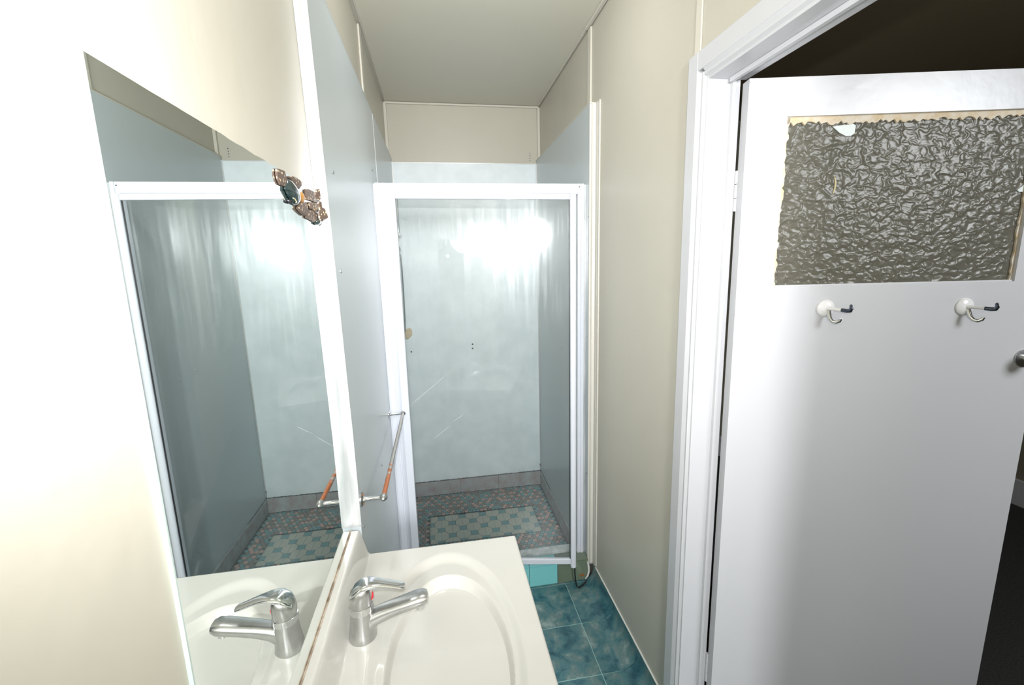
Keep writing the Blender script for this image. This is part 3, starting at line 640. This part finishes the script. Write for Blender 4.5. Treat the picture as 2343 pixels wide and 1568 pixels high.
for i, (k, P2) in enumerate(S.items()):
    x1 = XO + 0.0035 + 0.0012 * (i % 3)
    if k in ('I', 'I2', 'F2'):      # chips that lean out against the metal cover
        pf, pb = [], []
        for y_, z_ in P2:
            xk = -0.271 + 0.014 * (y_ - 1.14) / 0.105; pf.append((xk, y_ * xk / -0.274, z_ * xk / -0.274)); pb.append((xk - 0.0035, pf[-1][1], pf[-1][2]))
        obj('speckled_plate', MB().loft([pb, pf]), SPECK, orn); continue
    if False: x0_, x1 = XLP - 0.002, XLP + 0.0035 + 0.001 * (i % 2)
    else: x0_ = XO
    obj('speckled_plate', slab(P2, x0_, x1, 0.0006), SPECK, orn)
def oval(pts, x0, h, M_, nm, lb=None):
    n = len(pts); cy = sum(p[0] for p in pts) / n; cz = sum(p[1] for p in pts) / n
    # smooth the outline
    fine = []
    for i in range(n):
        a, b_ = pts[i], pts[(i + 1) % n]; p0, p3 = pts[i - 1], pts[(i + 2) % n]
        for t_ in (0, 0.25, 0.5, 0.75):
            f_ = lambda k: 0.5 * (2 * a[k] + (b_[k] - p0[k]) * t_ + (2 * p0[k] - 5 * a[k] + 4 * b_[k] - p3[k]) * t_ ** 2 + (-p0[k] + 3 * a[k] - 3 * b_[k] + p3[k]) * t_ ** 3)
            fine.append((f_(0), f_(1)))
    rings = []
    for k in range(8):
        a = math.radians(90 * k / 7.3); s_ = math.cos(a)
        rings.append([(x0 + h * math.sin(a), cy + (p[0] - cy) * s_, cz + (p[1] - cz) * s_) for p in fine])
    return obj(nm, MB().loft(rings), M_, orn, smooth=True, label=lb)
oval([(0.9434, 0.1748), (0.9676, 0.1772), (0.9899, 0.1705), (1.0121, 0.1599), (1.016, 0.1493), (1.0081, 0.1381), (0.9867, 0.1308), (0.9691, 0.1317), (0.9544, 0.1392), (0.9429, 0.1448), (0.9352, 0.1508), (0.9276, 0.1567)], XO, 0.013, SHELL, 'oval_shell', 'dark green glossy oval')
oval([(1.029, 0.1637), (1.0458, 0.1659), (1.0538, 0.1596), (1.0471, 0.1469), (1.0295, 0.1433), (1.0176, 0.1484)], XO, 0.006, ORANGE, 'amber_piece')
oval([(1.1313, 0.1181), (1.1593, 0.1249), (1.1637, 0.1161), (1.1471, 0.1067), (1.1221, 0.107)], XO, 0.010, SHELL, 'dark_bead')
oval([(0.941, 0.136), (0.950, 0.1376), (0.958, 0.1350), (0.954, 0.1310), (0.944, 0.1300)], XO, 0.008, BLACK, 'dark_bead')
obj('pale_rim', MB().tube([(XO + 0.009, 0.948, 0.1405), (XO + 0.010, 0.957, 0.1392), (XO + 0.010, 0.964, 0.1362), (XO + 0.009, 0.964, 0.1335)], 0.0011, 8), YELLOW, orn)

# ---------------------------------------------------------------- vanity
va = empty('vanity_unit', (-0.05, 0.82, ZF), 'white vanity with a moulded oval basin top and upstand against the mirror', 'vanity')
VX0, VX1, VY0, VY1, ZV = XLW + 0.001, 0.189, 0.42, 1.183, -0.80
BCX, BCY, BA, BB = -0.022, 0.815, 0.143, 0.285
def sm(t_): t_ = max(0.0, min(1.0, t_)); return t_ * t_ * (3 - 2 * t_)
def hz(x, y):
    z = ZV
    r_ = math.hypot((x - BCX) / BA, (y - BCY) / BB)
    # soap deck swell around the bowl, then the bowl itself
    z -= 0.010 * sm((1.16 - r_) / 0.16)
    ex, ey = (x - BCX - 0.004) / (BA * 0.93), (y - BCY + 0.012) / (BB * 0.90); r2_ = math.hypot(ex, ey)
    if r2_ < 1: z -= 0.125 * (1 - r2_ ** 3.0) * sm((1 - r2_) / 0.10 + 0.35)
    # upstand against the wall
    k = sm((-0.232 - x) / 0.030); z = z * (1 - k) + (-0.727) * k if k > 0 else z
    # rolled edges
    for d in (VX1 - x, VY1 - y, y - VY0):
        if d < 0.007 and not (k > 0.2 and d != VX1 - x): z -= 0.007 - math.sqrt(max(0, 0.007 ** 2 - (0.007 - d) ** 2))
    return z
def axis(a, b, n, dense):
    v = [a + (b - a) * i / n for i in range(n + 1)]
    return sorted(set([round(q_, 5) for q_ in v + dense]))
AX_ = axis(VX0, VX1, 230, [VX1 - 0.0065, VX1 - 0.005, VX1 - 0.0035, VX1 - 0.002, VX1 - 0.001, VX1 - 0.0003])
AY_ = axis(VY0, VY1, 300, [VY1 - 0.0055, VY1 - 0.0035, VY1 - 0.002, VY1 - 0.001, VY1 - 0.0003])
t = bmesh.new(); G = [[t.verts.new((x, y, hz(x, y))) for y in AY_] for x in AX_]
for i in range(len(AX_) - 1):
    for j in range(len(AY_) - 1): t.faces.new((G[i][j], G[i + 1][j], G[i + 1][j + 1], G[i][j + 1]))
edge = [G[i][0] for i in range(len(AX_))] + [G[-1][j] for j in range(1, len(AY_))] + [G[i][-1] for i in range(len(AX_) - 2, -1, -1)] + [G[0][j] for j in range(len(AY_) - 2, 0, -1)]
low = [t.verts.new((v.co.x, v.co.y, ZV - 0.036)) for v in edge]
for i in range(len(edge)):
    j = (i + 1) % len(edge); t.faces.new((edge[j], edge[i], low[i], low[j]))
t.faces.new(low)
bmesh.ops.recalc_face_normals(t, faces=t.faces)
obj('basin_top', MB().join(t), CERAMIC, va, smooth=True)
zd = hz(-0.043, 0.853)
wst = obj('drain', MB().tube([(-0.043, 0.853, zd - 0.006), (-0.043, 0.853, zd + 0.004), (-0.043, 0.853, zd + 0.006)], [0.031, 0.031, 0.027], 32), mat('cream_waste', (0.66, 0.63, 0.50), 0.3), va, smooth=True)
obj('drain_hole', MB().tube([(-0.043, 0.853, zd + 0.0055), (-0.043, 0.853, zd + 0.0068)], [0.019, 0.016], 24), mat('waste_inner', (0.45, 0.43, 0.34), 0.3), wst)
obj('dirty_joint', MB().tube([(XLW + 0.0052, VY0, -0.7262)] + [(XLW + 0.0052, VY0 + (VY1 - VY0) * k / 24, -0.7262 + 0.0004 * random.random()) for k in range(1, 25)], 0.0016, 6), mat('stained_sealant', (0.20, 0.14, 0.09), 0.7, noise=1, nscale=30, ncol=(0.6, 0.5, 0.4)), va)
cab = bx('cabinet', (VX0 + 0.002, VY0 + 0.01, ZF + 0.002), (0.165, VY1 - 0.012, -1.0), CABINET, va, bev=0.002)
mb = MB().box((VX0 + 0.002, VY0 + 0.01, -1.0), (VX0 + 0.02, VY1 - 0.012, -0.837)).box((0.147, VY0 + 0.01, -1.0), (0.165, VY1 - 0.012, -0.837)).box((VX0 + 0.02, VY1 - 0.03, -1.0), (0.147, VY1 - 0.012, -0.837)).box((VX0 + 0.02, VY0 + 0.01, -1.0), (0.147, VY0 + 0.028, -0.837))
obj('cabinet_rim', mb, CABINET, va)
for a, b_, ky in ((VY0 + 0.013, 0.799, 0.775), (0.803, VY1 - 0.015, 0.827)):
    dd = bx('cabinet_door', (0.166, a, ZF + 0.08), (0.182, b_, -0.86), CABINET, va, bev=0.002)
    obj('knob', MB().tube([(0.182, ky, -1.05), (0.190, ky, -1.05), (0.196, ky, -1.05), (0.200, ky, -1.05)], [0.006, 0.006, 0.013, 0.010], 16), CHROME, dd, smooth=True)

# ---------------------------------------------------------------- mixer tap
TXc, TYc, TZ0 = -0.205, 0.885, -0.8005
tp = empty('mixer_tap', (TXc, TYc, TZ0), 'chrome single lever mixer tap standing on the basin top', 'tap')
SX = Vector((1, 0.02, 0)).normalized(); SYv = Vector((-SX.y, SX.x, 0)); C0 = Vector((TXc, TYc, 0))
def L3(s, t_, z): return C0 + SX * s + SYv * t_ + Vector((0, 0, TZ0 + z))
def ellipse(cs, ct, z, a, b_, n=28, tilt=0.0, pw=1.0):
    out = []
    for k in range(n):
        th = 2 * math.pi * k / n; c_, s_ = math.cos(th), math.sin(th)
        out.append(L3(cs + a * c_, ct + b_ * s_, z + tilt * a * c_))
    return out
body = MB().loft([ellipse(0, 0, 0, .0285, .027), ellipse(0, 0, .004, .030, .0285), ellipse(.000, 0, .016, .0285, .027), ellipse(.001, 0, .035, .0265, .0255), ellipse(.002, 0, .055, .0252, .0245), ellipse(.002, 0, .068, .0248, .024)])
obj('body', body, CHROMED, tp, smooth=True)
# spout: sections across SX from the body outward
def sec(s, zb, zt, hw, n=20, fl=2.6):
    out = []
    for k in range(n):
        th = 2 * math.pi * k / n; c_, s_ = math.cos(th), math.sin(th)
        c2 = math.copysign(abs(c_) ** (2 / fl), c_); s2 = math.copysign(abs(s_) ** (2 / fl), s_)
        out.append(L3(s, c2 * hw, (zb + zt) / 2 + s2 * (zt - zb) / 2))
    return out
sp = MB().loft([sec(.004, .010, .058, .020), sec(.022, .020, .062, .0195), sec(.034, .032, .066, .019), sec(.060, .044, .073, .0195), (sec(.090, .053, .080, .0205)), sec(.118, .060, .087, .0215), sec(.134, .063, .089, .0205), sec(.143, .067, .086, .016), sec(.146, .072, .081, .008)])
so = obj('spout', sp, CHROMED, tp, smooth=True)
obj('aerator', MB().loft([ellipse(.126, 0, .066, .0115, .0115), ellipse(.126, 0, .054, .0115, .0115), ellipse(.126, 0, .0525, .009, .009)]), CHROME, so, smooth=True)
obj('collar', MB().loft([ellipse(.002, 0, .0685, .0255, .0247), ellipse(.002, 0, .072, .0262, .0255), ellipse(.002, 0, .082, .0258, .025), ellipse(.002, 0, .0835, .024, .023)]), CHROME, tp, smooth=True)
# lever head with the arm sweeping forward
le = MB().loft([ellipse(.002, 0, .084, .0240, .0235), ellipse(.002, 0, .098, .0250, .0245), ellipse(.003, 0, .110, .0242, .0238, tilt=.10), ellipse(.004, 0, .120, .0215, .0215, tilt=.18), ellipse(.006, 0, .127, .016, .016, tilt=.2), ellipse(.007, 0, .1305, .007, .007, tilt=.2)])
obj('cartridge_cap', le, CHROMED, tp, smooth=True)
arm = MB().loft([sec(-.018, .104, .112, .013), sec(-.010, .112, .124, .020), sec(.006, .120, .1345, .022), sec(.024, .1235, .1355, .019), sec(.045, .122, .131, .0145), sec(.065, .117, .1245, .0125), sec(.082, .1115, .1185, .012), sec(.093, .108, .1155, .011), sec(.0965, .109, .1135, .006)])
lv = obj('lever', arm, CHROME, tp, smooth=True)
obj('temperature_mark', MB().tube([L3(.0255, -.006, .092), L3(.0275, -.003, .098), L3(.0272, .001, .104), L3(.026, .003, .108)], [.0012, .0028, .0026, .0010], 8, flat=0.8), RED, tp, smooth=True)
